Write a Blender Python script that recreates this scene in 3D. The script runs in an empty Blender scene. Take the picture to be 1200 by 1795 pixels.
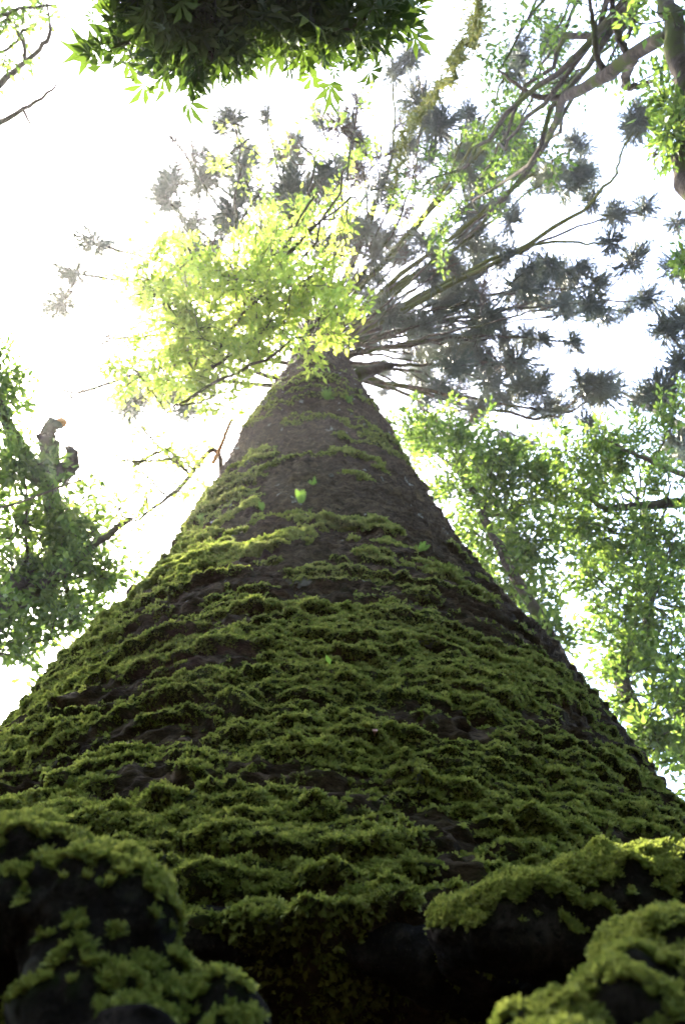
import bpy, math, random
import numpy as np
from mathutils import Vector, Matrix, Euler

# ------------------------------------------------------------------ camera, sky, sun, exposure
sc = bpy.context.scene
COL = sc.collection
rng = np.random.default_rng(7)
random.seed(7)

PITCH = math.radians(70)
CAM_Z = 0.35
FPX = 1375.0            # focal length in photograph pixels (1200 x 1795)
cam = bpy.data.cameras.new('camera')
cam.sensor_fit = 'VERTICAL'; cam.sensor_height = 23.5; cam.lens = 18.0
cam.clip_start = 0.02; cam.clip_end = 2000
cam.dof.use_dof = True; cam.dof.focus_distance = 2.15; cam.dof.aperture_fstop = 4.0
cam_o = bpy.data.objects.new('camera', cam); COL.objects.link(cam_o)
cam_o.location = (0, 0, CAM_Z); cam_o.rotation_euler = (math.pi / 2 + PITCH, 0, 0)
sc.camera = cam_o

SUN_EL, SUN_AZ = math.radians(64), math.radians(-62)   # azimuth from +Y towards +X
world = bpy.data.worlds.new('World'); sc.world = world; world.use_nodes = True
wn = world.node_tree; wn.nodes.clear()
sky = wn.nodes.new('ShaderNodeTexSky'); sky.sky_type = 'NISHITA'; sky.sun_disc = False
sky.sun_elevation = SUN_EL; sky.sun_rotation = SUN_AZ; sky.air_density = 1.0; sky.dust_density = 3.0
bg = wn.nodes.new('ShaderNodeBackground'); bg.inputs['Strength'].default_value = 0.13
wo = wn.nodes.new('ShaderNodeOutputWorld')
wn.links.new(sky.outputs[0], bg.inputs[0]); wn.links.new(bg.outputs[0], wo.inputs[0])

sun = bpy.data.lights.new('sun', 'SUN'); sun.energy = 4.0; sun.angle = math.radians(0.5); sun.color = (1, .90, .72)
sun_o = bpy.data.objects.new('sun', sun); COL.objects.link(sun_o)
sd = Vector((math.sin(SUN_AZ) * math.cos(SUN_EL), math.cos(SUN_AZ) * math.cos(SUN_EL), math.sin(SUN_EL)))
sun_o.rotation_euler = sd.to_track_quat('Z', 'Y').to_euler(); sun_o.location = sd * 60

sc.view_settings.view_transform = 'Standard'; sc.view_settings.look = 'None'
sc.view_settings.gamma = 1; sc.view_settings.use_curve_mapping = False
sc.view_settings.exposure = 3.9
cy = sc.cycles
cy.use_denoising = True; cy.max_bounces = 8; cy.diffuse_bounces = 4; cy.transmission_bounces = 6; cy.glossy_bounces = 2
cy.caustics_reflective = False; cy.caustics_refractive = False

# ------------------------------------------------------------------ helpers
def ray(px, py):
    u = 897.5 - py
    v = np.array([px - 600.0, FPX * math.cos(PITCH) - u * math.sin(PITCH), FPX * math.sin(PITCH) + u * math.cos(PITCH)])
    return v / np.linalg.norm(v)
def at(px, py, dist):
    return ray(px, py) * dist + np.array([0, 0, CAM_Z])
def at_h(px, py, h):
    v = ray(px, py); return v * ((h - CAM_Z) / v[2]) + np.array([0, 0, CAM_Z])

def _hash(ix, iy, iz, s):
    h = (ix * 374761393 + iy * 668265263 + iz * 1274126177 + s * 974634521) & 0xffffffff
    h = ((h ^ (h >> 13)) * 1274126177) & 0xffffffff
    h = ((h ^ (h >> 16)) * 2246822519) & 0xffffffff
    return ((h ^ (h >> 15)) & 0xffffff) / float(0xffffff)
def noise(x, y, z=0.0, s=0):
    x, y, z = np.broadcast_arrays(np.asarray(x, float), np.asarray(y, float), np.asarray(z, float))
    ix, iy, iz = np.floor(x).astype(np.int64), np.floor(y).astype(np.int64), np.floor(z).astype(np.int64)
    fx, fy, fz = x - ix, y - iy, z - iz
    q = lambda t: t * t * t * (t * (t * 6 - 15) + 10)
    ux, uy, uz = q(fx), q(fy), q(fz)
    def L(a, b, t): return a + (b - a) * t
    c = [[[_hash(ix + i, iy + j, iz + k, s) for k in (0, 1)] for j in (0, 1)] for i in (0, 1)]
    return L(L(L(c[0][0][0], c[1][0][0], ux), L(c[0][1][0], c[1][1][0], ux), uy),
             L(L(c[0][0][1], c[1][0][1], ux), L(c[0][1][1], c[1][1][1], ux), uy), uz)
def fbm(x, y, z=0.0, s=0, o=3):
    t = 0; a = .5; n = 0
    for i in range(o):
        k = 2.03 ** i
        t = t + a * noise(x * k + 5.3 * i, y * k + 1.7 * i, np.asarray(z) * k, s + i); n += a; a *= .5
    return t / n
def sstep(a, b, x):
    t = np.clip((x - a) / (b - a), 0, 1); return t * t * (3 - 2 * t)

BASE = {}
def empty(name, loc, label, cat, group=None):
    o = bpy.data.objects.new(name, None); COL.objects.link(o); o.location = loc; o.empty_display_size = .2
    o['label'] = label; o['category'] = cat
    if group: o['group'] = group
    BASE[o.name] = np.array(loc, float); return o
def mesh_of(name, verts, faces, mat, smooth=True, attrs=None):
    me = bpy.data.meshes.new(name)
    verts = np.asarray(verts, float)
    if isinstance(faces, np.ndarray):
        n, k = faces.shape
        me.vertices.add(len(verts)); me.vertices.foreach_set('co', verts.astype(np.float32).ravel())
        me.loops.add(n * k); me.loops.foreach_set('vertex_index', faces.astype(np.int32).ravel())
        me.polygons.add(n); me.polygons.foreach_set('loop_start', np.arange(0, n * k, k, dtype=np.int32))
        me.polygons.foreach_set('loop_total', np.full(n, k, dtype=np.int32))
        me.update(calc_edges=True)
    else:
        me.from_pydata([tuple(v) for v in verts], [], faces)
    if smooth: me.polygons.foreach_set('use_smooth', np.ones(len(me.polygons), bool))
    for k, v in (attrs or {}).items():
        a = me.attributes.new(k, 'FLOAT', 'POINT'); a.data.foreach_set('value', np.asarray(v, np.float32))
    if mat: me.materials.append(mat)
    return me
def obj(name, verts, faces, mat, parent=None, smooth=True, attrs=None, base=None):
    verts = np.asarray(verts, float)
    b = base if base is not None else (BASE.get(parent.name) if parent else None)
    if b is not None: verts = verts - b
    o = bpy.data.objects.new(name, mesh_of(name, verts, faces, mat, smooth, attrs)); COL.objects.link(o)
    if parent: o.parent = parent
    if b is not None: BASE[o.name] = b
    return o

class MB:
    def __init__(s): s.v = []; s.f = []; s.n = 0; s.a = []
    def add(s, v, f, a=None):
        v = np.asarray(v, float); s.v.append(v); s.f.append(np.asarray(f, np.int64) + s.n); s.n += len(v)
        s.a.append(np.zeros(len(v)) if a is None else np.asarray(a, float))
    def get(s): return np.concatenate(s.v), np.concatenate(s.f), np.concatenate(s.a)

def smooth_path(pts, n):
    pts = np.asarray(pts, float)
    if len(pts) == 2: return pts[0] + (pts[1] - pts[0]) * np.linspace(0, 1, n)[:, None]
    P = np.vstack([2 * pts[0] - pts[1], pts, 2 * pts[-1] - pts[-2]])
    out = []
    for t in np.linspace(0, len(pts) - 1 - 1e-6, n):
        i = int(t); u = t - i; p0, p1, p2, p3 = P[i:i + 4]
        out.append(.5 * (2 * p1 + (p2 - p0) * u + (2 * p0 - 5 * p1 + 4 * p2 - p3) * u * u + (3 * p1 - p0 - 3 * p2 + p3) * u ** 3))
    return np.array(out)
def tube(path, radii, sides=8, rough=0.0, seed=0, cap=True, nscale=3.0):
    """quads (tips closed by collapsing the last ring)"""
    path = np.asarray(path, float); n = len(path)
    radii = np.interp(np.linspace(0, 1, n), np.linspace(0, 1, len(radii)), radii)
    T = np.gradient(path, axis=0); T /= np.linalg.norm(T, axis=1)[:, None] + 1e-9
    ref = np.array([.3, .2, 1.0]) if abs(T[0][2]) < .8 else np.array([1., .2, .1])
    U = np.zeros_like(T); u = np.cross(T[0], ref); u /= np.linalg.norm(u)
    for i in range(n):
        u = u - T[i] * (u @ T[i]); u /= np.linalg.norm(u) + 1e-9; U[i] = u
    W = np.cross(T, U)
    a = np.linspace(0, 2 * math.pi, sides, endpoint=False)
    d = U[:, None] * np.cos(a)[None, :, None] + W[:, None] * np.sin(a)[None, :, None]
    r = np.repeat(radii[:, None], sides, 1)
    if rough:
        q = path[:, None] + d * r[..., None]
        r = r * (1 + rough * (fbm(q[..., 0] * nscale, q[..., 1] * nscale, q[..., 2] * nscale, seed, 3) - .5) * 2)
    V = path[:, None] + d * r[..., None]
    if cap: V[-1] = path[-1]; V[0] = path[0]
    i, j = np.meshgrid(np.arange(n - 1), np.arange(sides), indexing='ij'); j2 = (j + 1) % sides
    F = np.stack([i * sides + j, i * sides + j2, (i + 1) * sides + j2, (i + 1) * sides + j], -1).reshape(-1, 4)
    return V.reshape(-1, 3), F

# ------------------------------------------------------------------ materials
def mat_new(name):
    m = bpy.data.materials.new(name); m.use_nodes = True; nt = m.node_tree; nt.nodes.clear()
    out = nt.nodes.new('ShaderNodeOutputMaterial'); return m, nt, out
def N(nt, t, **kw):
    n = nt.nodes.new(t)
    for k, v in kw.items():
        if k in n.inputs.keys(): n.inputs[k].default_value = v
        else: setattr(n, k, v)
    return n
def ramp(nt, fac, stops):
    r = nt.nodes.new('ShaderNodeValToRGB'); e = r.color_ramp.elements
    while len(e) < len(stops): e.new(.5)
    for el, (p, c) in zip(e, stops): el.position = p; el.color = (*c, 1)
    nt.links.new(fac, r.inputs[0]); return r.outputs[0]
def mixc(nt, f, a, b):
    m = nt.nodes.new('ShaderNodeMix'); m.data_type = 'RGBA'
    for s, v in ((m.inputs[0], f), (m.inputs[6], a), (m.inputs[7], b)):
        if hasattr(v, 'node'): nt.links.new(v, s)
        else: s.default_value = v if not isinstance(v, tuple) else (*v, 1)
    return m.outputs[2]
def noise_n(nt, scale, detail=4, vec=None, rough=.6):
    n = N(nt, 'ShaderNodeTexNoise'); n.inputs['Scale'].default_value = scale; n.inputs['Detail'].default_value = detail
    n.inputs['Roughness'].default_value = rough
    if vec: nt.links.new(vec, n.inputs['Vector'])
    return n.outputs['Fac']
def bark_mat(name, dark, mid, light, moss=(.035, .05, .008), stretch=(1, 1, 3), scale=6, bump=.6, dist=.02, moss_amt=0.0, mossattr=False, lichen=0.0):
    m, nt, out = mat_new(name); L = nt.links.new
    tc = N(nt, 'ShaderNodeTexCoord'); mp = N(nt, 'ShaderNodeMapping'); mp.inputs['Scale'].default_value = stretch
    L(tc.outputs['Object'], mp.inputs[0]); v = mp.outputs[0]
    n1 = noise_n(nt, scale, 6, v, .65); n2 = noise_n(nt, scale * 7, 9, v, .8)
    c = ramp(nt, n1, [(.3, dark), (.5, mid), (.72, light)])
    c = mixc(nt, ramp(nt, n2, [(.36, (.9, .9, .9)), (.50, (0, 0, 0))]), c, dark)
    c = mixc(nt, ramp(nt, n2, [(.56, (0, 0, 0)), (.66, (.8, .8, .8))]), c, light)
    if lichen:
        n4 = noise_n(nt, 7, 3, tc.outputs['Object'], .55)
        c = mixc(nt, ramp(nt, n4, [(.66, (0, 0, 0)), (.71, (lichen,) * 3)]), c, (.30, .31, .29))
    if mossattr:
        at_ = N(nt, 'ShaderNodeAttribute'); at_.attribute_name = 'moss'
        n3 = noise_n(nt, 40, 3, tc.outputs['Object'])
        mu = N(nt, 'ShaderNodeMath', operation='MULTIPLY'); L(at_.outputs['Fac'], mu.inputs[0]); L(ramp(nt, n3, [(.35, (.35,) * 3), (.6, (1,) * 3)]), mu.inputs[1])
        c = mixc(nt, mu.outputs[0], c, moss)
    elif moss_amt:
        n3 = noise_n(nt, 2.2, 5, tc.outputs['Object'])
        c = mixc(nt, ramp(nt, n3, [(.6 - moss_amt * .4, (0, 0, 0)), (.72 - moss_amt * .4, (1, 1, 1))]), c, moss)
    b = N(nt, 'ShaderNodeBsdfPrincipled'); b.inputs['Roughness'].default_value = .85
    b.inputs['Specular IOR Level'].default_value = .04
    L(c, b.inputs['Base Color'])
    bp = N(nt, 'ShaderNodeBump'); bp.inputs['Strength'].default_value = bump; bp.inputs['Distance'].default_value = dist
    ad = N(nt, 'ShaderNodeMath', operation='ADD'); L(n1, ad.inputs[0]); L(n2, ad.inputs[1])
    L(ad.outputs[0], bp.inputs['Height']); L(bp.outputs[0], b.inputs['Normal']); L(b.outputs[0], out.inputs[0])
    return m
def leaf_mat(name, c1, c2, t1, t2, tr=.5, inst=False, gloss=.45, rough=.5, mottle=None):
    m, nt, out = mat_new(name); L = nt.links.new
    if inst: f = N(nt, 'ShaderNodeObjectInfo').outputs['Random']
    else:
        a = N(nt, 'ShaderNodeAttribute'); a.attribute_name = 'rnd'; f = a.outputs['Fac']
    b = N(nt, 'ShaderNodeBsdfPrincipled'); b.inputs['Roughness'].default_value = rough; b.inputs['Specular IOR Level'].default_value = gloss
    col = mixc(nt, f, c1, c2)
    if mottle:
        ge = N(nt, 'ShaderNodeNewGeometry'); nm = noise_n(nt, 5.5, 5, ge.outputs['Position'], .65)
        col = mixc(nt, ramp(nt, nm, [(.48, (0, 0, 0)), (.70, (.65,) * 3)]), col, mottle)
    L(col, b.inputs['Base Color'])
    t = N(nt, 'ShaderNodeBsdfTranslucent'); L(mixc(nt, f, t1, t2), t.inputs[0])
    mx = N(nt, 'ShaderNodeMixShader'); mx.inputs[0].default_value = tr
    L(b.outputs[0], mx.inputs[1]); L(t.outputs[0], mx.inputs[2]); L(mx.outputs[0], out.inputs[0])
    return m
M = {}
M['trunk'] = bark_mat('giant_bark', (.012, .008, .005), (.062, .042, .026), (.17, .125, .08), stretch=(1, 1, 4.5), scale=8, bump=1.0, dist=.05, mossattr=True, lichen=.7, moss=(.028, .04, .008))
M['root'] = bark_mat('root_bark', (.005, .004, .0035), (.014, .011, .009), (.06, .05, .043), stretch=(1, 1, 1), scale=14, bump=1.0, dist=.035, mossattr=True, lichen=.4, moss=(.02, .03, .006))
M['limb'] = bark_mat('limb_bark', (.03, .024, .018), (.085, .068, .052), (.20, .165, .13), scale=5, moss_amt=.25, moss=(.05, .06, .012))
M['mosslimb'] = bark_mat('mossy_limb', (.03, .024, .018), (.07, .06, .04), (.13, .11, .08), scale=5, moss_amt=.8, moss=(.09, .10, .02))
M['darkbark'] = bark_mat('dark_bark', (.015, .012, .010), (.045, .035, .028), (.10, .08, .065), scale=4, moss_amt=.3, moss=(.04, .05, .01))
M['orange'] = bark_mat('sunlit_orange_wood', (.16, .06, .02), (.36, .15, .05), (.5, .27, .12), scale=5, bump=.4)  # orange glow of sunlight put into the wood colour
M['twig'] = bark_mat('twig_bark', (.03, .022, .018), (.07, .052, .042), (.13, .10, .08), scale=12, bump=.3)
M['tuft'] = leaf_mat('pine_foliage', (.068, .092, .070), (.135, .155, .115), (.15, .19, .12), (.28, .30, .18), tr=.5, inst=True, gloss=.5, rough=.4)
M['tuftdead'] = leaf_mat('dry_pine_foliage', (.09, .055, .035), (.14, .10, .06), (.12, .07, .04), (.2, .14, .08), tr=.3, inst=True)
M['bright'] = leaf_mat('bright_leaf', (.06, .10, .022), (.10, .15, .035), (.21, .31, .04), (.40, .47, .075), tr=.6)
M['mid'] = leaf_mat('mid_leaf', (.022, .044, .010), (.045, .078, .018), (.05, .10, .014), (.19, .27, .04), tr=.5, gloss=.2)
M['deep'] = leaf_mat('deep_leaf', (.022, .040, .014), (.04, .07, .02), (.07, .13, .02), (.14, .22, .035), tr=.45)
M['palm'] = leaf_mat('palmate_leaf', (.016, .032, .010), (.03, .052, .012), (.02, .04, .006), (.08, .13, .014), tr=.4, rough=.6, gloss=.12)
M['moss'] = leaf_mat('moss_shoots', (.095, .126, .027), (.24, .27, .070), (.115, .155, .025), (.24, .275, .055), tr=.35, inst=True, gloss=.15, rough=.75, mottle=(.115, .105, .03))
M['vinemoss'] = leaf_mat('vine_moss', (.075, .08, .018), (.14, .135, .035), (.10, .11, .02), (.2, .19, .04), tr=.4)
M['fern'] = leaf_mat('fern_leaf', (.09, .17, .028), (.14, .23, .04), (.12, .22, .025), (.17, .29, .04), tr=.45)

# ------------------------------------------------------------------ ground (the setting)
gx = np.concatenate([-np.geomspace(400, 6, 26), np.linspace(-5.7, 5.7, 60), np.geomspace(6, 400, 26)])
GX, GY = np.meshgrid(gx, gx, indexing='ij')
GZ = .10 * (fbm(GX * .7, GY * .7, 0, 11, 3) - .5) + .02 * (fbm(GX * 5, GY * 5, 0, 12, 2) - .5) - .03
k = len(gx); i, j = np.meshgrid(np.arange(k - 1), np.arange(k - 1), indexing='ij')
GF = np.stack([i * k + j, (i + 1) * k + j, (i + 1) * k + j + 1, i * k + j + 1], -1).reshape(-1, 4)
M['soil'] = bark_mat('forest_floor', (.012, .009, .006), (.035, .024, .015), (.075, .05, .03), stretch=(1, 1, 1), scale=9, bump=1, dist=.04)
g = obj('ground', np.stack([GX, GY, GZ], -1).reshape(-1, 3), GF, M['soil']); g['kind'] = 'structure'; g['label'] = 'dark forest floor of soil and leaf litter'

# ------------------------------------------------------------------ the giant tree: trunk
AX_H = [0, 3, 5.5, 8, 12, 18, 34]; AX_X = [-.08, -.10, -.15, -.25, -.38, -.53, -.80]
R_H = [0, .6, 1.2, 2.0, 2.85, 4.4, 5.5, 7, 8.3, 10.4, 13, 17.5, 24, 32]
R_R = [2.26, 2.12, 1.99, 1.83, 1.67, 1.45, 1.31, 1.20, 1.13, 1.03, .88, .61, .38, .10]
D0 = 3.0
def axis(h): return np.interp(h, AX_H, AX_X)
def radius0(h): return np.interp(h, R_H, R_R)
def ledge_h(th):    # lower lip of the trunk above the hollow between the roots
    return 1.20 + .04 * np.sin(th * 5 + 1) + .16 * (fbm(th * 8 + 3, 0.5, 0, 21, 2) - .5) - .25 * sstep(.35, .9, np.abs(th - .05))
lam_h = np.linspace(0, 34, 3400); PH = np.cumsum((34 / 3400) / (.088 + .030 * np.maximum(lam_h - 1, 0) ** .9))
def trunk_fields(th, h):
    """radius, moss cover (0-1) of the trunk at angle th (0 faces the camera) and height h"""
    R0 = radius0(h); a = th * R0
    lob = .05 * np.cos(3 * th + .6) + .035 * np.cos(5 * th - 1.2) + .02 * np.cos(8 * th + 2)
    R = R0 * (1 + lob * np.exp(-h / 2.2))
    lam = .088 + .030 * np.maximum(h - 1, 0) ** .9
    k1 = 1 / (1 + .22 * h)
    warp = 1.7 * (fbm(a * 1.1 * k1 ** .5, h * 1.2 * k1, 0, 31, 3) - .5) + .8 * (noise(a * 4 * k1, h * 3 * k1, 0, 35) - .5)
    u = np.interp(h, lam_h, PH) + warp * 2.6
    fl = np.floor(u); f = u - fl
    prof = sstep(0, .16, f) * (1 - f) ** 1.1
    amp = .004 + .030 * sstep(.40, .74, fbm(a * 2.0 * k1 ** .5, fl * 3.71, h * .2, 41, 2))
    amp *= (1 + .10 * h) * np.where(h > 4, 1 - .35 * sstep(4, 9, h), 1)
    R = R + prof * amp
    u2 = u * 2.6 + 1.8 * (noise(a * 3.5 * k1, h * 6 * k1, 0, 51) - .5); f2 = u2 - np.floor(u2)
    amp2 = (.003 + .012 * sstep(.4, .8, noise(a * 3 * k1, np.floor(u2) * 2.3, 0, 53))) * (1 + .05 * h)
    R = R + sstep(0, .25, f2) * (1 - f2) * amp2
    R = R + .07 * (fbm(a * 2.2, h * 2.6, 0, 61, 3) - .5) + .04 * (fbm(a * .9, h * .6, 0, 62, 2) - .5) * sstep(1.2, 3, h) + .050 * (fbm(a * 9, h * 18, 0, 66, 3) - .5) + .036 * (fbm(a * 26, h * 46, 0, 68, 2) - .5) * (1 + .10 * h)
    R = R + .030 * np.sqrt(h) * (fbm(a * 6.5, h * 11 * k1 ** .5, 0, 64, 4) - .5) * sstep(2, 7, h)
    hc = 3.35 + 2.8 * (fbm(a * 1.3, h * .9, 0, 71, 3) - .5) - 2.3 * sstep(.1, 1.1, th) + .9 * sstep(.2, 1.1, -th)
    cov = sstep(-1.9, 1.1, hc - h)
    patch = fbm(a * 3.2, h * 5.5, 0, 81, 3) + .30 * (fbm(a * 1.3, h * 2.2, 0, 84, 2) - .48)
    lip = sstep(.05, .14, f) * (1 - sstep(.55, .95, f)) * sstep(.008, .03, amp)
    lip2 = sstep(.1, .3, f2) * (1 - sstep(.6, 1, f2))
    m_low = sstep(.35 + .30 * (1 - cov), .46 + .30 * (1 - cov), patch + .16 * (lip - .45) + .10 * (lip2 - .5)) * sstep(.03, .10, f)
    side = .5 - .35 * np.tanh(th * 1.6)
    m_hi = lip * (1 - sstep(.3, .55, f)) * sstep(.66 - .22 * side, .82 - .22 * side, fbm(a * 1.0, h * .8, 0, 91, 2) + .12) * (1 - .7 * sstep(7, 15, h))
    speck = .40 * sstep(.54, .64, fbm(a * 26, h * 40, 0, 97, 2)) * sstep(.3, .9, cov)
    moss = np.clip(np.maximum(np.maximum(sstep(0, .25, cov) * m_low, speck), (1 - cov) * m_hi), 0, 1)
    R = R + moss * (.006 + .04 * (fbm(a * 13, h * 20, 0, 95, 2) - .35))
    # the hollow under the front of the trunk
    lh = ledge_h(th); cav = sstep(lh + .01, lh - .10, h) * (1 - sstep(1.0, 1.5, np.abs(th - .05)))
    R = R - .95 * cav
    moss = moss * (1 - sstep(.0, .5, cav)) * sstep(lh - .06, lh + .03, h)
    return R, moss
NF, NB = 760, 70
th = np.concatenate([np.linspace(-1.42, 1.42, NF), np.linspace(1.42, 2 * math.pi - 1.42, NB + 2)[1:-1]])
hs = [0.0]
while hs[-1] < 32:
    h = hs[-1]; d = max(3 - radius0(h), .8); dist2 = d * d + (h - CAM_Z) ** 2
    hs.append(h + (max(.0075, .55 * dist2 / d / 784) if h > .9 else .03))
hs = np.array(hs)
HH, TT = np.meshgrid(hs, th, indexing='ij')
RR, MM = trunk_fields(TT, HH)
TV = np.stack([axis(HH) + RR * np.sin(TT), D0 - RR * np.cos(TT), HH], -1)
nh, nt_ = HH.shape
i, j = np.meshgrid(np.arange(nh - 1), np.arange(nt_), indexing='ij'); j2 = (j + 1) % nt_
TF = np.stack([i * nt_ + j, i * nt_ + j2, (i + 1) * nt_ + j2, (i + 1) * nt_ + j], -1).reshape(-1, 4)
TREE = empty('giant_conifer_tree', (-.08, 3.0, 0), 'colossal moss-covered conifer whose ringed trunk towers up from the roots', 'tree')
obj('trunk', TV.reshape(-1, 3), TF, M['trunk'], TREE, attrs={'moss': MM.ravel()})

# ------------------------------------------------------------------ moss shoots
def moss_clump(seed):
    r = np.random.default_rng(seed); mb = MB()
    for s in range(10):
        az = r.uniform(0, 6.283); tilt = r.uniform(.1, 1.15); L = r.uniform(.55, 1.0)
        b = np.array([math.cos(az), math.sin(az), 0]) * r.uniform(0, .35)
        d0 = np.array([math.cos(az) * math.sin(tilt), math.sin(az) * math.sin(tilt), math.cos(tilt)])
        side = np.cross(d0, [0, 0, 1.0]); side /= np.linalg.norm(side) + 1e-9
        up = np.cross(side, d0)
        n = 7
        for q in range(n):
            t = (q + .4) / n; c = b + d0 * L * t - np.array([0, 0, .28 * L]) * t * t
            for sg in (-1, 1):
                ll = (.30 * (1 - t) + .10) * r.uniform(.8, 1.2)
                tip = c + side * sg * ll * .85 + d0 * ll * .55 + up * r.uniform(-.05, .10)
                w = d0 * .085
                mb.add([c - w * .5, c + w, tip], [[0, 1, 2]])
        mb.add([b + side * .02, b - side * .02, b + d0 * L - np.array([0, 0, .28 * L])], [[0, 1, 2]])
    v, f, _ = mb.get(); return v, f
moss_col = bpy.data.collections.new('moss_shoot_variants')
for q in range(5):
    v, f = moss_clump(100 + q)
    o = bpy.data.objects.new('moss_shoot', mesh_of('moss_shoot', v, f, M['moss'], False)); moss_col.objects.link(o)
ng = bpy.data.node_groups.new('moss_scatter', 'GeometryNodeTree')
ng.interface.new_socket('Geometry', in_out='INPUT', socket_type='NodeSocketGeometry')
ng.interface.new_socket('Geometry', in_out='OUTPUT', socket_type='NodeSocketGeometry')
gi = ng.nodes.new('NodeGroupInput'); go = ng.nodes.new('NodeGroupOutput')
iop = ng.nodes.new('GeometryNodeInstanceOnPoints'); ci = ng.nodes.new('GeometryNodeCollectionInfo')
ci.inputs['Collection'].default_value = moss_col; ci.inputs['Separate Children'].default_value = True; ci.inputs['Reset Children'].default_value = True
def nattr(name, t):
    n = ng.nodes.new('GeometryNodeInputNamedAttribute'); n.data_type = t; n.inputs['Name'].default_value = name; return n.outputs['Attribute']
e2r = ng.nodes.new('FunctionNodeEulerToRotation')
GL = ng.links.new
GL(gi.outputs[0], iop.inputs['Points']); GL(ci.outputs[0], iop.inputs['Instance']); iop.inputs['Pick Instance'].default_value = True
GL(nattr('idx', 'INT'), iop.inputs['Instance Index']); GL(nattr('rot', 'FLOAT_VECTOR'), e2r.inputs[0])
GL(e2r.outputs[0], iop.inputs['Rotation']); GL(nattr('scl', 'FLOAT'), iop.inputs['Scale']); GL(iop.outputs[0], go.inputs[0])
def scatter_obj(name, P, Nn, S, parent):
    n = len(P); Nn = Nn / (np.linalg.norm(Nn, axis=1)[:, None] + 1e-9)
    r = rng.normal(size=(n, 3)); X = r - Nn * (r * Nn).sum(1)[:, None]; X /= np.linalg.norm(X, axis=1)[:, None]
    Y = np.cross(Nn, X)
    e = np.stack([np.arctan2(Y[:, 2], Nn[:, 2]), -np.arcsin(np.clip(X[:, 2], -1, 1)), np.arctan2(X[:, 1], X[:, 0])], 1)
    b = BASE[parent.name]
    me = bpy.data.meshes.new(name); me.vertices.add(n); me.vertices.foreach_set('co', (P - b).astype(np.float32).ravel())
    a = me.attributes.new('rot', 'FLOAT_VECTOR', 'POINT'); a.data.foreach_set('vector', e.astype(np.float32).ravel())
    a = me.attributes.new('scl', 'FLOAT', 'POINT'); a.data.foreach_set('value', S.astype(np.float32))
    a = me.attributes.new('idx', 'INT', 'POINT'); a.data.foreach_set('value', rng.integers(0, 5, n).astype(np.int32))
    me.materials.append(M['moss'])
    o = bpy.data.objects.new(name, me); COL.objects.link(o); o.parent = parent; o['kind'] = 'stuff'
    md = o.modifiers.new('scatter', 'NODES'); md.node_group = ng
    return o
def sample_quads(V, F, w, n):
    A, B, C, Dq = (V[F[:, k]] for k in range(4))
    nn = np.cross(C - A, Dq - B); area = np.linalg.norm(nn, axis=1) / 2
    p = area * w; p = p / p.sum(); idx = rng.choice(len(F), n, p=p)
    u, v = rng.random((2, n, 1))
    P = (A[idx] * (1 - u) + B[idx] * u) * (1 - v) + (Dq[idx] * (1 - u) + C[idx] * u) * v
    q = nn[idx]; q = q / (np.linalg.norm(q, axis=1)[:, None] + 1e-12)
    return P, q, idx
TVf = TV.reshape(-1, 3)
fm = MM.ravel()[TF].mean(1); fh = HH.ravel()[TF].mean(1)
fth = np.abs(((TT.ravel()[TF[:, 0]] + math.pi) % (2 * math.pi)) - math.pi)
front = (fth < 1.4)
w_low = np.where((fm > .25) & front & (fh < 5.2), fm ** 1.2 / (1 + .25 * np.maximum(fh - 1.2, 0)), 0)
P1, n1, _ = sample_quads(TVf, TF, w_low, 185000)
w_hi = np.where((fm > .2) & front & (fh >= 3.6), fm / (fh / 4) ** 1.5, 0)
P2, n2, _ = sample_quads(TVf, TF, w_hi, 30000)
P = np.vstack([P1, P2]); nn = np.vstack([n1, n2])
if (nn[:, 1] > 0).mean() > .5: nn = -nn
dirn = nn + np.array([0, 0, .55]) + rng.normal(size=nn.shape) * .28
S = np.where(np.arange(len(P)) < len(P1), rng.uniform(.008, .0185, len(P)), rng.uniform(.014, .028, len(P)))
S = S * (.65 + .75 * fbm(P[:, 0] * 3.5, P[:, 2] * 4.5, 0, 86, 2)) * (1 + .10 * np.maximum(P[:, 2] - 1.5, 0).clip(0, 4))
scatter_obj('moss', P - nn * .004, dirn, S, TREE)

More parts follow.
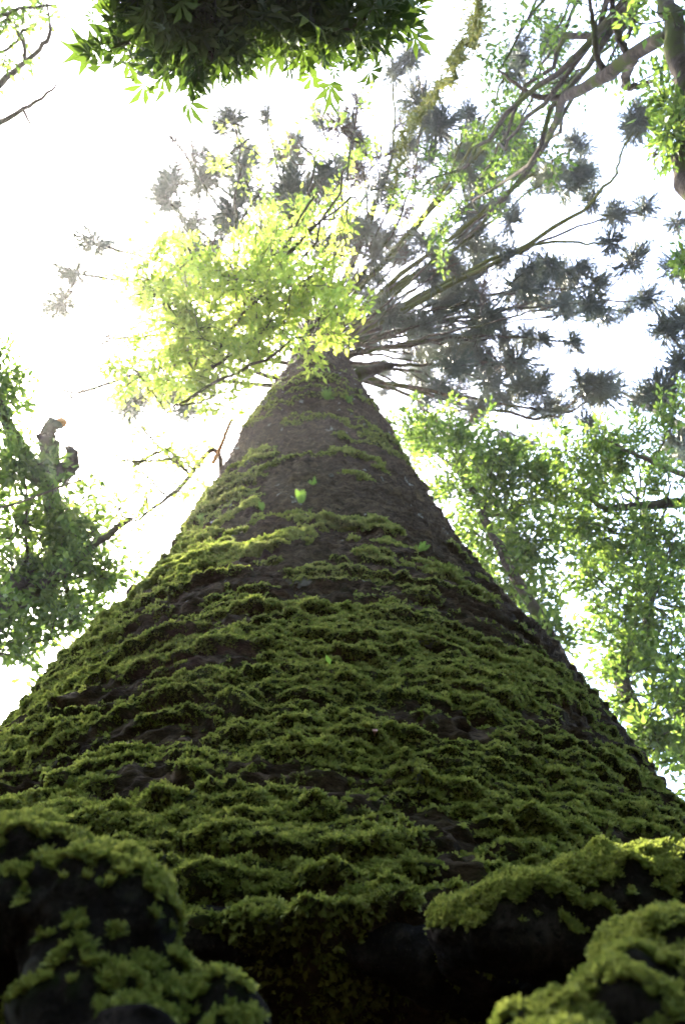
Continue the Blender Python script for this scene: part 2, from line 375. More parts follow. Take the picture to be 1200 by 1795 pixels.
# ------------------------------------------------------------------ roots flanking the hollow
def root(path, radii, seed, rough, nmoss, tmax=.62, upmin=-.45, sides=110, rows=180, mscale=(.007, .015)):
    pth = smooth_path(path, rows)
    V, F = tube(pth, radii, sides, rough, seed, True, 2.6)
    # knobbly relief
    c = np.repeat(pth, sides, 0); d = V - c; ln = np.linalg.norm(d, axis=1)[:, None] + 1e-9
    nz_ = .07 * (fbm(V[:, 0] * 9, V[:, 1] * 9, V[:, 2] * 9, seed + 5, 3) - .5) + .05 * (fbm(V[:, 0] * 26, V[:, 1] * 26, V[:, 2] * 26, seed + 6, 3) - .5)
    V = V + d / ln * (nz_[:, None] * np.minimum(1, ln / .08))
    A, B, C, Dq = (V[F[:, k]] for k in range(4)); nf = np.cross(C - A, Dq - B); nf /= np.linalg.norm(nf, axis=1)[:, None] + 1e-9
    cen = (A + C) / 2; out = cen - (c[F[:, 0]] + c[F[:, 2]]) / 2
    nf = np.where((nf * out).sum(1)[:, None] < 0, -nf, nf)
    up = nf[:, 2]
    m = sstep(upmin, upmin + .5, up) * sstep(.39, .50, fbm(cen[:, 0] * 10, cen[:, 1] * 10, cen[:, 2] * 10, seed + 9, 3) + .12 * up)
    m *= 1 - sstep(tmax - .06, tmax + .06, (F[:, 0] // sides) / rows + .08 * (noise(cen[:, 0] * 12, cen[:, 1] * 12, cen[:, 2] * 12, seed) - .5))
    vm = np.zeros(len(V)); np.maximum.at(vm, F.ravel(), np.repeat(m, 4))
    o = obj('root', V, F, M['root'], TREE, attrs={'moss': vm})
    P, q, idx = sample_quads(V, F, m + 1e-6, nmoss)
    q = nf[idx]
    keep = m[idx] > .15; P = P[keep]; q = q[keep]
    scatter_obj('moss', P, q + [0, 0, .35] + rng.normal(size=q.shape) * .3, rng.uniform(*mscale, len(P)), TREE)
    return o
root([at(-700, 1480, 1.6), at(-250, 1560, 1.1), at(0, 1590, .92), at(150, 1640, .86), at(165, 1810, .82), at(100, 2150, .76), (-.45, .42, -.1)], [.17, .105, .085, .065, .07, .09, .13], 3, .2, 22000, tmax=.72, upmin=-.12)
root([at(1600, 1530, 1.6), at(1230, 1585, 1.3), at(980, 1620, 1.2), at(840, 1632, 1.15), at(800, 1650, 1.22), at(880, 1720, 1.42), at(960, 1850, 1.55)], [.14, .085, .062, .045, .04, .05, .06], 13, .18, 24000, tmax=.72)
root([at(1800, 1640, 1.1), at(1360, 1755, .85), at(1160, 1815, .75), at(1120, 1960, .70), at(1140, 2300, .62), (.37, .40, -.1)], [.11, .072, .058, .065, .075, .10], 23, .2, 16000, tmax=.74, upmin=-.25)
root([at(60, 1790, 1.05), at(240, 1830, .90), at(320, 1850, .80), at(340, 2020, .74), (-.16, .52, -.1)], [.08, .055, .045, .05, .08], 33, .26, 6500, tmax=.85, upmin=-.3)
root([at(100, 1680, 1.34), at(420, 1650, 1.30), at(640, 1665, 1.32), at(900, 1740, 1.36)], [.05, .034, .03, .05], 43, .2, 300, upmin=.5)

# ------------------------------------------------------------------ conifer branches and foliage tufts
def tuft_mesh(seed, mat, n=110, flat=.85):
    """rounded brush of scaly cords: short stems that fork into many thin cords"""
    r = np.random.default_rng(seed); mb = MB()
    for s in range(n):
        d = r.normal(size=3); d[2] = d[2] * flat; d[0] += .4; d /= np.linalg.norm(d)
        L = r.uniform(.30, .56)
        p1 = d * L * .5 + r.normal(size=3) * .04; p2 = d * L + r.normal(size=3) * .05 + np.array([.03, 0, .04])
        v, f = tube(np.array([d * .03, p1, p2]), [.007, .012, .007], 3, cap=False); mb.add(v, f)
        for q in range(6):
            e = d + r.normal(size=3) * .38; e /= np.linalg.norm(e); b = p1 + (p2 - p1) * r.uniform(-.6, .9)
            v, f = tube(np.array([b, b + e * L * .26]), [.011, .006], 3, cap=False); mb.add(v, f)
    v, f, _ = mb.get(); return mesh_of('foliage_tuft', v, f, mat, True)
TUFTS = [tuft_mesh(200 + q, M['tuft']) for q in range(4)]; DEAD = [tuft_mesh(300 + q, M['tuftdead'], 40) for q in range(2)]
def add_tuft(parent, pos, direction, size, dead=False):
    me = random.choice(DEAD if dead else TUFTS)
    o = bpy.data.objects.new('foliage_tuft', me); COL.objects.link(o); o.parent = parent
    o.location = np.asarray(pos) - BASE[parent.name]
    o.rotation_euler = (Vector(direction).to_track_quat('X', 'Z') @ Euler((random.uniform(-3, 3), 0, 0)).to_quaternion()).to_euler()
    o.scale = (size * random.uniform(.75, 1.35), size * random.uniform(.7, 1.15), size * random.uniform(.65, 1.0))
def conifer_branch(parent, path, r0, ntuft, size, start=.5, mat='limb', side=.5, dead=.0, seed=0, r1=.03):
    """one limb with its side twigs; tufts sit on the ends"""
    rr = np.random.default_rng(seed)
    pth = smooth_path(path, 22); Lg = np.linalg.norm(np.diff(pth, axis=0), axis=1).sum()
    pth[1:-1] += (rr.normal(size=(20, 3)) * .006 * Lg ** .7)
    mb = MB(); mb.add(*tube(pth, [r0, r0 * .75, r0 * .5, r1], 7, .15, seed))
    ends = []
    for q in range(ntuft):
        t = 1 if q == 0 else rr.uniform(start, 1)
        k = min(int(t * 21), 20); b = pth[k]; T = pth[k + 1] - pth[k]; T /= np.linalg.norm(T)
        if q == 0: ends.append((pth[-1], T, 1)); continue
        s = rr.normal(size=3); s -= T * (s @ T); s[2] = s[2] * .5 + .1; s /= np.linalg.norm(s)
        d = T * .7 + s; d /= np.linalg.norm(d); ll = side * rr.uniform(.5, 1.3)
        e = b + d * ll + [0, 0, .08 * ll]
        mb.add(*tube(np.array([b, b + d * ll * .5 + rr.normal(size=3) * .04, e]), [.028, .02, .012], 4)); ends.append((e, d, rr.uniform(.75, 1.1)))
    v, f, _ = mb.get(); br = obj('branch', v, f, M[mat], parent)
    for e, d, s in ends: add_tuft(br, e, d, size * s, rr.random() < dead)
    return br
def trunk_pt(h): return np.array([axis(h), D0, h])
# (tip px, tip height, start height on the trunk, via point px or None, tufts, tuft size, dead share, mossy)
BR = [((1130, 525), 25, 21, (880, 545), 6, 1.35, 0, 0), ((1040, 500), 25.5, 21.5, (850, 520), 5, 1.35, .2, 0),
      ((1055, 690), 21, 18.5, (930, 730), 4, 1.3, 0, 0), ((950, 720), 20, 18, (830, 700), 3, 1.2, 0, 0),
      ((1105, 235), 26, 20.5, (1010, 375), 4, 1.1, 0, 1), ((1130, 365), 25, 22, (960, 420), 2, 1.1, 0, 0),
      ((1070, 425), 24, 21, (900, 440), 4, 1.1, 0, 1), ((920, 590), 23, 19.5, (780, 600), 6, 1.3, .25, 0),
      ((880, 640), 22, 19, (760, 640), 6, 1.3, .3, 0), ((800, 690), 20, 18.2, (720, 650), 4, 1.2, .5, 0),
      ((780, 760), 18.5, 17.4, (710, 690), 4, 1.1, .6, 0), ((850, 560), 24, 20.5, (740, 570), 4, 1.2, .2, 0),
      ((950, 320), 27, 23, (820, 420), 5, 1.3, 0, 1), ((1010, 255), 28, 23, (900, 330), 4, 1.3, 0, 1),
      ((900, 100), 29, 24, (800, 300), 6, 1.35, 0, 1), ((960, 70), 29, 24.5, (880, 220), 5, 1.35, .1, 1),
      ((820, 210), 29, 25, (760, 360), 6, 1.35, .1, 1), ((740, 215), 28, 24, (700, 380), 6, 1.4, .4, 0),
      ((690, 130), 30, 26, (680, 300), 4, 1.3, .2, 1), ((630, 260), 28, 24, (640, 400), 5, 1.3, .5, 0),
      ((560, 210), 29, 25, (600, 360), 4, 1.2, .3, 0), ((490, 275), 27, 23, (560, 420), 5, 1.3, .5, 0),
      ((425, 330), 25, 21, (500, 440), 5, 1.3, .4, 0), ((340, 285), 25, 21, (470, 420), 3, 1.15, .2, 0),
      ((290, 352), 24, 20, (420, 470), 2, 1.2, .2, 0), ((335, 415), 22, 19, (440, 500), 3, 1.1, .1, 0),
      ((168, 425), 22, 18.5, (380, 500), 2, 1.1, .1, 0), ((135, 480), 21, 18, (350, 520), 2, 1.0, .2, 0),
      ((195, 595), 19, 17, (360, 590), 3, .9, .2, 0), ((130, 690), 17.5, 16, (330, 640), 3, .9, .5, 0),
      ((225, 712), 17, 15.5, (370, 670), 2, .8, .7, 0), ((700, 450), 27, 22.5, (660, 500), 2, 1.3, .1, 0),
      ((780, 480), 26, 21.8, (700, 520), 3, 1.3, .1, 0), ((830, 420), 26, 22.4, (740, 470), 3, 1.3, .05, 1),
      ((740, 590), 22, 19.2, (690, 580), 3, 1.2, .3, 0), ((560, 430), 26, 22, (580, 490), 5, 1.3, .2, 0),
      ((640, 400), 28, 24, (620, 470), 2, 1.3, .2, 0), ((700, 560), 24, 20, (660, 560), 2, 1.2, .2, 0),
      ((1000, 600), 22.5, 19.4, (820, 590), 2, .9, 0, 0)]
for q, (tip, ht, h0, via, nt2, sz, dead, mossy) in enumerate(BR):
    p0 = trunk_pt(h0); p2 = at_h(*tip, ht); p1 = at_h(*via, h0 + .45 * (ht - h0))
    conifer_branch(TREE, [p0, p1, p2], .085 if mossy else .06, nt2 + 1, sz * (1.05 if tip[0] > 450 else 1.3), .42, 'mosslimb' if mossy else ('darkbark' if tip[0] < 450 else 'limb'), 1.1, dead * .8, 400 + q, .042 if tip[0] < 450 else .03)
rb = np.random.default_rng(77)
for q in range(36):      # thin straight inner limbs fanning out of the crown
    an = rb.uniform(-2.9, .7); rd = rb.uniform(150, 430); h0 = rb.uniform(18.5, 25); tip = (600 + rd * math.cos(an), 560 + rd * math.sin(an)); ht = h0 + rb.uniform(2, 4.5)
    p0 = trunk_pt(h0); p2 = at_h(*tip, ht); conifer_branch(TREE, [p0, (p0 + p2) / 2 - [0, 0, .2], p2], .040, 3, rb.uniform(.75, 1.1), .6, 'limb', .9, .25, 500 + q)
# broken stubs where the crown starts
for px, py, hh in ((652, 700, 13.2), (600, 610, 17.6), (690, 640, 16.5), (632, 612, 17.8)):
    e = at_h(px, py, hh); b = trunk_pt(hh - .3); d = e - b
    b = e - d / np.linalg.norm(d) * .9
    v, f = tube(smooth_path([b, (b + e) / 2 + [0, 0, .05], e + d * .06], 8), [.16, .13, .10, .07], 8, .3, 5); obj('branch_stub', v, f, M['darkbark'], TREE)

# ------------------------------------------------------------------ broadleaf trees
OVAL = (np.array([[0, 0, 0], [.38, .22, .05], [.38, -.22, .05], [1, 0, -.06], [.42, 0, -.03]]), np.array([[0, 4, 1], [0, 2, 4], [4, 3, 1], [4, 2, 3]]))
def palmate():
    v = []; f = []
    for a, L in ((-1.35, .62), (-.66, .9), (0, 1.08), (.66, .88), (1.35, .6)):
        c, s = math.cos(a), math.sin(a); n = len(v); w = .12
        v += [(0, 0, 0), (L * .55 * c - w * s, L * .55 * s + w * c, .02), (L * .55 * c + w * s, L * .55 * s - w * c, .02), (L * c, L * s, -.30 * L), (L * .55 * c, L * .55 * s, -.03)]
        f += [[n, n + 4, n + 1], [n, n + 2, n + 4], [n + 4, n + 3, n + 1], [n + 4, n + 2, n + 3]]
    v += [(0, .01, 0), (0, -.01, 0), (-.6, 0, .12)]; f.append([len(v) - 3, len(v) - 2, len(v) - 1])
    return np.array(v), np.array(f)
PALM = palmate()
def leaves(P, Dr, size, tmpl, tilt=.45, seed=0):
    r = np.random.default_rng(seed); n = len(P); V0, F0 = tmpl
    nz = np.array([0, 0, 1.0]) + r.normal(size=(n, 3)) * tilt; nz /= np.linalg.norm(nz, axis=1)[:, None]
    X = Dr + r.normal(size=(n, 3)) * .5; X -= nz * (X * nz).sum(1)[:, None]; X /= np.linalg.norm(X, axis=1)[:, None] + 1e-9
    Y = np.cross(nz, X); s = size * r.uniform(.45, 1.4, n)
    V = P[:, None] + s[:, None, None] * (V0[None, :, 0, None] * X[:, None] + V0[None, :, 1, None] * Y[:, None] + V0[None, :, 2, None] * nz[:, None])
    F = F0[None] + (np.arange(n) * len(V0))[:, None, None]
    return V.reshape(-1, 3), F.reshape(-1, F0.shape[1]), np.repeat(r.random(n), len(V0))
def broadleaf(name, label, base, trunk, tr, clumps, leaf, size, bark='darkbark', leafmat='mid', tmpl=OVAL, seed=0, tilt=.6, attach=None, cat='tree', twig=.012, extra=()):
    """clumps: (px, py, dist, radius in photo px, leaves)"""
    r = np.random.default_rng(seed)
    root_ = empty(name, base, label, cat)
    tp = smooth_path(trunk, 40); tp[2:-1] += r.normal(size=(37, 3)) * tr[0] * .12
    v, f = tube(tp, tr, 14, .22, seed, True, 1.5); obj('trunk', v, f, M[bark], root_)
    LP = []; LD = []
    for ex, er, em in extra:
        ep = smooth_path(ex, 24); ep[1:-1] += r.normal(size=(22, 3)) * er[0] * .13
        v, f = tube(ep, er, 8, .25, seed + 3, True, 4); obj('branch', v, f, M[em], root_)
    for (px, py, dist, rad, n) in clumps:
        c = at(px, py, dist); rw = rad * dist / FPX * (1.22 if leaf > 1 else 1.1); n = int(n * leaf)
        dd = np.linalg.norm(tp - c, axis=1) + np.maximum(tp[:, 2] - c[2] + .3, 0) * 1.5
        k = int(np.argmin(dd)); a = tp[k]
        mid = a + (c - a) * .55 + np.array([0, 0, -.08 * np.linalg.norm(c - a)]) + r.normal(size=3) * .08 * np.linalg.norm(c - a)
        lp = smooth_path([a, mid, c], 14); lp[1:-1] += r.normal(size=(12, 3)) * .011 * np.linalg.norm(c - a)
        lr = min(tr[-1] * .8 + .015, .010 + .008 * np.linalg.norm(c - a) ** .8)
        mb = MB(); mb.add(*tube(lp, [lr, lr * .7, twig * 1.3], 6, .15, seed))
        nt3 = max(6, n // 45)
        for q in range(nt3):
            d = r.normal(size=3); d[2] *= .7; d /= np.linalg.norm(d)
            b = lp[r.integers(9, 14)]; L = rw * r.uniform(.55, 1.2)
            p1 = b + d * L * .5 + r.normal(size=3) * .1 * L; p2 = b + d * L + r.normal(size=3) * .15 * L - [0, 0, .1 * L]
            tw = smooth_path([b, p1, p2], 6); mb.add(*tube(tw, [twig, twig * .7, twig * .3], 3))
            m = max(3, n // nt3); t = r.uniform(.25, 1.05, m); ps = np.stack([np.interp(t * 5, np.arange(6), tw[:, z]) for z in range(3)], 1)
            cl = r.normal(size=(m, 3)); kb = max(2, m // 9); ps = ps[r.integers(0, kb, m)]; LP.append(ps + cl * size * .62); LD.append(cl + d * .8 - [0, 0, .2])
        v, f, _ = mb.get(); obj('branch', v, f, M[bark], root_)
    V, F, A = leaves(np.vstack(LP), np.vstack(LD), size, tmpl, tilt, seed)
    o = obj('crown', V, F, M[leafmat], root_, smooth=False, attrs={'rnd': A}); o['kind'] = 'stuff'
    return root_

# unseen leaf mass added behind and beside the viewpoint to block low sky light
n = 30000
az = rng.uniform(math.radians(62), math.radians(298), n); rad = 4.2 + 7 * rng.random(n) ** 1.3
back = sstep(math.radians(75), math.radians(125), math.pi - np.abs(az - math.pi)) 
top = (rad * np.tan(np.radians(36 + 18 * back))) * (.55 + .55 * fbm(az * 5, rad * .35, 0, 77, 3))
P = np.stack([np.sin(az) * rad, np.cos(az) * rad, top * rng.random(n) ** .8], 1)
V, F, A = leaves(P, rng.normal(size=(n, 3)), .30, OVAL, .7, 44)
o = obj('shade_foliage', V, F, M['deep'], None, smooth=False, attrs={'rnd': A}); o['kind'] = 'stuff'; o['label'] = 'unseen dark green foliage added to block low sky light'

# bright understorey tree whose sunlit crown hangs in front of the giant's top, left of the trunk
broadleaf('understory_tree', 'slender tree with bright yellow-green backlit leaves beside the top of the mossy trunk', (-4.6, .2, 0),
    [(-4.6, .2, 0), (-4.5, .3, 4), at(-150, 900, 8.2), at(200, 815, 8.8), at(320, 690, 9.6), at(420, 560, 10.3)], [.10, .05, .014, .010, .010, .009],
    [(260, 470, 10, 70, 900), (330, 560, 10, 90, 1500), (420, 480, 10.4, 90, 1500), (400, 620, 10, 90, 1300), (500, 560, 9.8, 80, 1300), (560, 500, 10, 60, 800), (600, 545, 9.4, 45, 500),
     (480, 430, 11, 70, 500), (330, 430, 10.5, 50, 400), (300, 660, 9.8, 70, 650), (380, 690, 9.6, 50, 300), (520, 390, 12, 70, 300), (470, 290, 13, 80, 150), (560, 330, 13, 80, 250), (650, 350, 13, 70, 250), (620, 180, 13, 50, 120), (440, 220, 13, 70, 100), (330, 800, 9, 60, 180), (230, 640, 9.6, 50, 300), (520, 230, 13, 60, 90)],
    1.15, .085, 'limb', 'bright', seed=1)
# leafy tree at the left with the broken curled snag
broadleaf('ivy_clad_tree', 'leafy tree at the left edge with a hooked broken branch stump', (-7.6, 5.8, 0),
    [(-7.6, 5.8, 0), (-7.3, 5.6, 3), (-6.4, 5.0, 6), at(-40, 1090, 9.4), at(30, 1030, 9.6), at(110, 960, 10), at(60, 820, 10.4), at(-60, 640, 11)], [.34, .3, .25, .20, .17, .12, .10, .05],
    [(0, 700, 10.5, 60, 900), (-20, 640, 10.5, 60, 600), (20, 800, 10, 60, 1200), (90, 890, 9.8, 90, 1500), (20, 900, 10, 80, 1100), (170, 930, 9.8, 90, 1200), (120, 1000, 9.6, 90, 1300), (40, 1010, 9.6, 80, 900), (200, 990, 9.4, 70, 800), (150, 1060, 9.2, 70, 700), (40, 1110, 9.2, 80, 1000), (100, 1120, 9, 50, 350), (10, 1150, 9, 50, 400), (-40, 900, 10, 80, 600)],
    .72, .10, 'darkbark', 'mid', seed=2,
    extra=[([at(60, 850, 10), at(90, 800, 10), at(80, 770, 10.1), at(90, 748, 10.1), at(108, 741, 10.1)], [.16, .13, .10, .075, .06], 'darkbark'),
           ([at(70, 830, 10), at(110, 830, 9.9), at(128, 805, 9.9), at(122, 780, 9.9)], [.13, .12, .09, .04], 'darkbark'), ([at(100, 744, 10.1), at(106, 741, 10.1), at(113, 742, 10.1)], [.055, .06, .05], 'orange'),
           ([at(-30, 1060, 9.5), at(60, 1040, 9.4), at(130, 980, 9.4), at(240, 905, 9.2)], [.12, .09, .06, .03], 'darkbark'),
           ([at(110, 1000, 9.4), at(125, 1080, 9.2), at(115, 1120, 9.1)], [.03, .025, .012], 'darkbark')])
# thin bare-twigged tree glowing behind the trunk's left edge
broadleaf('sapling_tree', 'thin sparse sapling with an orange sunlit stub behind the trunk edge', (-1.2, 4.9, 0),
    [(-1.2, 4.9, 0), (-1.2, 4.9, 5), (-1.35, 4.4, 8), at(385, 800, 9.6), at(310, 860, 8.8), at(235, 915, 8.2)], [.05, .045, .04, .03, .024, .016],
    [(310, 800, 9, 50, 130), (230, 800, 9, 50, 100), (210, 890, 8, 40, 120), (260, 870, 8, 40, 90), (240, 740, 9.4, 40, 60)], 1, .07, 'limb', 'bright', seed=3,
    extra=[([at(372, 815, 9), at(390, 775, 9.3), at(405, 735, 9.6)], [.024, .022, .02], 'orange'), ([at(230, 820, 9), at(262, 800, 9), at(310, 780, 9)], [.02, .02, .008], 'twig'), ([at(350, 820, 9), at(330, 790, 9.2)], [.025, .01], 'twig')])
# trees at the right, behind the trunk
broadleaf('leafy_tree', 'green leafy tree crowding the right edge of the mossy trunk', (4.8, 8.2, 0),
    [(4.8, 8.2, 0), (4.7, 8.1, 4), at(900, 1010, 11.5), at(840, 880, 13), at(780, 800, 14)], [.15, .12, .075, .055, .03],
    [(740, 760, 14, 70, 800), (700, 730, 15, 50, 400), (800, 820, 13.5, 90, 1500), (850, 870, 13, 80, 1300), (870, 960, 12.5, 90, 1500), (900, 1010, 12, 70, 900), (930, 940, 12, 60, 700), (930, 1060, 11.5, 50, 450), (960, 1100, 11, 40, 300), (920, 1120, 11, 50, 450), (870, 1050, 12, 60, 500), (880, 800, 13, 50, 450), (960, 870, 13, 60, 700), (920, 830, 13, 50, 500), (820, 780, 14, 50, 500)],
    1.01, .115, 'darkbark', 'mid', seed=4)
broadleaf('leaning_tree', 'leafy tree leaning in at the lower right edge beside bright sky', (8.2, 7.6, 0),
    [(8.2, 7.6, 0), (8.1, 7.4, 4), at(1150, 1280, 11), at(1135, 1120, 12), at(1140, 980, 13), at(1120, 880, 14)], [.18, .16, .11, .09, .07, .04],
    [(1060, 770, 14, 60, 900), (1110, 760, 14, 60, 800), (950, 780, 13.5, 50, 500), (1000, 860, 13.5, 60, 450), (1060, 930, 13, 70, 1000), (1120, 960, 13, 80, 1200), (1050, 1020, 12.5, 70, 900), (1150, 1040, 12, 80, 1300), (1090, 1090, 12, 60, 900), (1180, 950, 12.5, 60, 700), (1110, 1150, 11.5, 60, 900), (1180, 1160, 11, 70, 900), (1180, 1250, 10.5, 60, 600), (1130, 1250, 10.5, 40, 350), (1210, 1310, 10, 60, 500), (1150, 1300, 10.4, 50, 450), (1220, 1390, 9.8, 60, 500), (1100, 1210, 11, 45, 400), (970, 900, 13, 50, 500), (1010, 800, 13.5, 60, 600), (1010, 940, 13, 50, 500), (1190, 700, 14, 40, 300), (1170, 820, 13, 40, 250)],
    1.01, .11, 'darkbark', 'mid', seed=5,
    extra=[([at(1240, 880, 13), at(1130, 885, 13), at(1060, 890, 13), at(1000, 850, 13)], [.09, .07, .05, .02], 'darkbark'), ([at(1240, 850, 13.4), at(1120, 800, 13.4), at(1040, 760, 13.5)], [.05, .035, .012], 'limb')])
# crooked bare-limbed tree, top right
broadleaf('crooked_tree', 'tree at the top right corner with long crooked bare limbs', (5.6, -2.4, 0),
    [(5.6, -2.4, 0), (5.5, -2.4, 5), at(1260, 330, 9.5), at(1210, 190, 10.4), at(1180, 60, 11), at(1150, -60, 12)], [.20, .18, .15, .125, .11, .09],
    [(1030, 30, 13, 50, 90), (1090, 60, 13, 50, 90), (970, 60, 14, 60, 160), (900, 60, 15, 60, 240), (870, 130, 16, 70, 300), (890, 220, 17, 60, 260), (1150, 150, 12, 50, 120), (1140, 280, 12, 30, 60), (1190, 190, 10.4, 40, 420), (1180, 230, 10.2, 40, 420), (1175, 20, 11, 60, 260), (1060, 120, 13, 40, 90), (960, 150, 15, 60, 180), (830, 330, 18, 70, 500), (770, 400, 18, 70, 450), (880, 300, 18, 60, 350), (720, 330, 18, 60, 300), (930, 240, 17, 50, 250), (1200, 480, 10, 40, 90)],
    1.2, .10, 'darkbark', 'mid', seed=6,
    extra=[([at(1180, 55, 11), at(1110, 95, 11.6), at(1030, 150, 12.5), at(985, 172, 13.4), at(975, 215, 14.5), at(930, 290, 16), at(850, 385, 17.5), at(800, 430, 18.5)], [.095, .09, .08, .07, .065, .055, .045, .025], 'darkbark'),
           ([at(1110, 100, 11.6), at(1098, 125, 12), at(1102, 155, 12.2), at(1160, 135, 12)], [.08, .06, .05, .015], 'limb'),
           ([at(1060, 135, 12.2), at(1045, 95, 12), at(1040, 50, 12), at(1030, -10, 12)], [.05, .04, .035, .02], 'darkbark'),
           ([at(1098, 95, 11.7), at(1080, 50, 11.5), at(1070, -10, 11.5)], [.05, .04, .03], 'darkbark'),
           ([at(1098, 70, 11.7), at(1120, 0, 11.6)], [.03, .02], 'darkbark'),
           ([at(985, 172, 13.4), at(930, 165, 13.6), at(870, 120, 14)], [.05, .035, .015], 'twig')])
# top-left bare twigs
broadleaf('bare_twig_tree', 'nearly bare tree with curving grey twigs in the top left corner', (-5.8, -2.6, 0),
    [(-5.8, -2.6, 0), (-5.7, -2.6, 4), at(-260, 300, 9), at(-120, 260, 9.6)], [.10, .08, .06, .05],
    [(20, 20, 10, 50, 260), (70, 30, 10, 40, 120), (110, 10, 10, 30, 70), (-20, 60, 10, 50, 200)], 1, .08, 'limb', 'mid', seed=8,
    extra=[([at(-60, 240, 9.6), at(0, 215, 9.7), at(60, 180, 9.8), at(110, 140, 9.8)], [.04, .03, .02, .008], 'twig'),
           ([at(-60, 200, 9.6), at(0, 145, 9.7), at(50, 105, 9.8), at(88, 60, 9.8), at(80, 0, 9.9)], [.04, .03, .024, .02, .008], 'twig'),
           ([at(40, 190, 9.7), at(60, 225, 9.7), at(95, 246, 9.7)], [.02, .012, .006], 'twig'),
           ([at(45, 110, 9.8), at(42, 80, 9.8), at(25, 45, 9.9)], [.025, .02, .01], 'twig')])
# near overhanging spray with palmate leaves
hang = []
for px, py, rad, n in ((200, 40, 60, 60), (190, 95, 45, 36), (270, 60, 60, 80), (290, 140, 40, 34), (340, 40, 70, 100), (370, 120, 45, 42), (420, 40, 70, 100), (300, 0, 70, 90), (480, 60, 60, 90), (540, 80, 55, 80), (580, 40, 60, 90), (520, 20, 60, 90), (620, 60, 45, 52), (660, 20, 45, 50), (700, 15, 35, 22), (240, 10, 60, 70), (450, 0, 70, 80), (400, -60, 110, 140), (560, -60, 110, 140), (230, -60, 110, 110)):
    hang.append((px, py - 8, rng.uniform(2.7, 3.4), rad * .5, int(n * 1.15)))
broadleaf('palmate_leaf_tree', 'dark overhanging spray of palmate leaves along the top edge', (-1.0, -3.2, 0),
    [(-1.0, -3.2, 0), (-1.0, -3.1, 1.6), (-.9, -2.6, 3.2), (-.8, -1.9, 3.9), at(400, -120, 3.6), at(430, 0, 3.4)], [.09, .08, .06, .045, .03, .018],
    hang, 1, .078, 'darkbark', 'palm', tmpl=PALM, seed=9, tilt=.85, twig=.004)
# second conifer at the right edge
T2 = empty('conifer_tree', (9.5, 5.2, 0), 'conifer at the right edge with dark brush-like tufts on thin limbs', 'tree')
t2 = smooth_path([(9.5, 5.2, 0), (9.5, 5.2, 10), (9.4, 5.2, 20), (9.3, 5.2, 27)], 30)
v, f = tube(t2, [.35, .3, .22, .12, .03], 12, .1, 3); obj('trunk', v, f, M['darkbark'], T2)
for q, (tip, ds, hh) in enumerate((((1165, 580), 20, 13), ((1190, 640), 19, 12.5), ((1185, 770), 18, 12), ((1190, 470), 21, 14), ((1200, 560), 20, 13.4), ((1125, 700), 19, 13))):
    p = at(*tip, ds); b = np.array([9.5, 5.2, min(hh, p[2] - .6)])
    conifer_branch(T2, [b, (b + p) / 2 - [0, 0, .3], p], .05, 3, 1.1, .75, 'limb', .6, 0, 700 + q)
# mossy hanging vine
VN = empty('mossy_vine', tuple(at(860, -160, 10)), 'yellow-green moss-wrapped vine dangling among the conifer branches', 'vine')
vp = smooth_path([at(860, -160, 10), at(845, 10, 11), at(825, 75, 12), at(785, 130, 13), at(740, 190, 14.5), at(705, 250, 16), at(690, 330, 18)], 60)
vp[1:-1] += rng.normal(size=(58, 3)) * .05
v, f = tube(vp, [.05, .045, .05, .04, .045, .035, .03], 8, .4, 4, True, 6); obj('stem', v, f, M['mosslimb'], VN)
n = 3200; t = rng.random(n); q = np.stack([np.interp(t * 59, np.arange(60), vp[:, z]) for z in range(3)], 1)
lump = sstep(.35, .75, noise(t * 26, .5, 0, 88)); lump = np.maximum(lump, (np.abs(t - .2) < .04) * 1.4); d = rng.normal(size=(n, 3))
V, F, A = leaves(q + d * (.02 + .05 * lump)[:, None], d, .06, OVAL, .9, 5); o = obj('moss', V, F, M['vinemoss'], VN, smooth=False, attrs={'rnd': A}); o['kind'] = 'stuff'

# ------------------------------------------------------------------ little ferns on the trunk
def surf(px, py):
    """point of the trunk surface under a photo pixel"""
    v = ray(px, py); o = np.array([0, 0, CAM_Z]); t = np.linspace(.6, 22, 6000)
    p = o + v * t[:, None]; dx = p[:, 0] - axis(p[:, 2]); dy = p[:, 1] - D0
    rr_, _ = trunk_fields(np.arctan2(dx, -dy), p[:, 2]); k = np.argmax(np.hypot(dx, dy) < rr_)
    n = np.array([dx[k], dy[k], 0]); return p[k], n / np.linalg.norm(n)
def frond_mesh(seed):
    r = np.random.default_rng(seed); mb = MB(); n = 15
    for q in range(n):
        t = (q + .5) / n; c = np.array([t, 0, .10 * math.sin(t * 3)]); ll = .21 * math.sin(math.pi * (t * .8 + .17)) + .03
        for s in (-1, 1):
            tip = c + [ll * .4, s * ll, -.03]; w = .020
            mb.add([c - [w, 0, 0], c + [w, 0, 0], c * .5 + tip * .5 + [w * .9, 0, .015], tip, c * .5 + tip * .5 - [w * .9, 0, -.015]], [[0, 1, 2], [0, 2, 4], [4, 2, 3]], np.full(5, r.random()))
    v, f = tube(np.array([[0, 0, 0], [.5, 0, .1], [1.0, 0, .01]]), [.012, .009, .003], 3); 
    f = np.vstack([f[:, [0, 1, 2]], f[:, [0, 2, 3]]]); mb.add(v, f)
    v, f, a = mb.get(); return mesh_of('frond', v, f, M['fern'], False, {'rnd': a})
FR = [frond_mesh(900 + q) for q in range(3)]
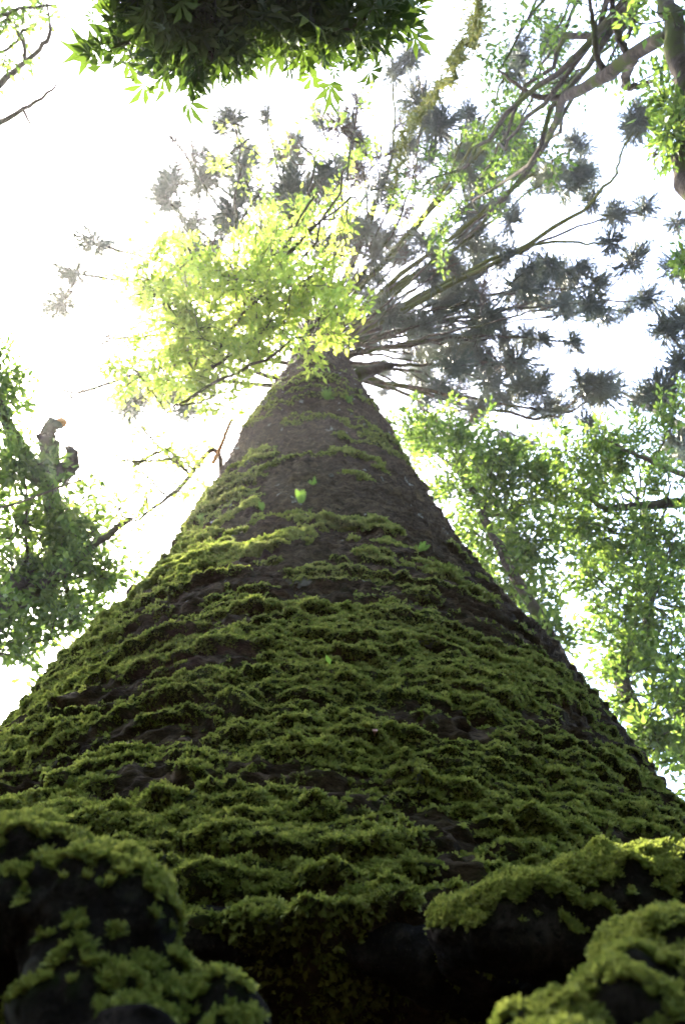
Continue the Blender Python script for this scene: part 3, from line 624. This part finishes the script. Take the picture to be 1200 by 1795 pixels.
for px, py, n, L, lab in ((527, 882, 5, .19, 'small upright fern with one tall frond at the middle of the trunk'),
                         (549, 850, 5, .12, 'tiny bright fern just above the tall-fronded fern on the trunk'),
                         (460, 895, 6, .13, 'bushy little fern on a dark moss pad left of the tall-fronded fern'),
                         (358, 912, 6, .14, 'fern tuft near the left edge of the trunk'),
                         (572, 700, 8, .30, 'bright fern tuft high on the trunk, below the crown'),
                         (610, 706, 5, .2, 'small fern beside the bright high fern tuft'),
                         (736, 968, 5, .12, 'small fern on the right half of the trunk above the moss bank'),
                         (805, 515, 0, 0, '')):
    if not n: continue
    p, nn_ = surf(px, py)
    t = empty('small_fern', tuple(p), lab, 'fern', 'ferns rooted on the trunk')
    for q in range(int(n * 1.8)):
        o = bpy.data.objects.new('frond', FR[q % 3]); COL.objects.link(o); o.parent = t
        d = Vector(nn_) * .8 + Vector((0, 0, .65)) + Vector(rng.normal(size=3) * (.5 if n == 5 else .5))
        o.rotation_euler = (d.to_track_quat('X', 'Z')).to_euler(); s = .52 * (L * random.uniform(.6, 1.0) if q else L); o.scale = (s, s, s)
# seedling leaf and a small pink cap on the moss
p, nn_ = surf(578, 1182)
V, F, A = leaves(np.array([p + nn_ * .03]), np.array([[.3, -.4, .8]]), .045, OVAL, .1, 3)
o = obj('seedling_leaf', V, F, M['fern'], None, attrs={'rnd': A}); o['label'] = 'single pale green seedling leaf standing on the moss'; o['category'] = 'seedling'
p, nn_ = surf(655, 1296)
m_, nt, out = mat_new('pink_cap'); b = N(nt, 'ShaderNodeBsdfPrincipled'); nz = noise_n(nt, 60, 3)
nt.links.new(ramp(nt, nz, [(.3, (.22, .09, .06)), (.7, (.34, .17, .12))]), b.inputs['Base Color']); nt.links.new(b.outputs[0], out.inputs[0])
ang = np.linspace(0, 2 * math.pi, 17)[:-1]; q_ = Vector(nn_ + [0, -.3, .1]).to_track_quat('Z', 'Y').to_matrix(); Rm = np.array(q_)
prof = [(.0, .004), (.004, .0035), (.0075, .006), (.010, .005), (.0105, .001), (.006, -.004), (.003, -.02)]
V = np.array([[r_ * math.cos(a), r_ * math.sin(a) * .9, z_] for r_, z_ in prof for a in ang]) * .6 @ Rm.T + p + nn_ * .022
F = np.array([[i * 16 + j, i * 16 + (j + 1) % 16, (i + 1) * 16 + (j + 1) % 16, (i + 1) * 16 + j] for i in range(6) for j in range(16)])
o = obj('mushroom', V, F, m_); o['label'] = 'tiny pinkish cupped mushroom on the moss near the centre'; o['category'] = 'mushroom'

# ------------------------------------------------------------------ thin volume added to imitate veiling lens glare
hv = np.array([[x, y, z] for z in (-1.2, 36) for x, y in ((-45, -45), (45, -45), (45, 45), (-45, 45))], float)
m_, nt, out = mat_new('lens_glare'); pv = N(nt, 'ShaderNodeVolumePrincipled'); pv.inputs['Color'].default_value = (.95, .97, 1, 1)
pv.inputs['Density'].default_value = .0005; pv.inputs['Anisotropy'].default_value = .7; nt.links.new(pv.outputs[0], out.inputs['Volume'])
o = obj('glare_volume', hv, [[3, 2, 1, 0], [4, 5, 6, 7], [0, 1, 5, 4], [1, 2, 6, 5], [2, 3, 7, 6], [3, 0, 4, 7]], m_, smooth=False); o['kind'] = 'stuff'; o['label'] = 'thin scattering volume added to imitate lens glare'
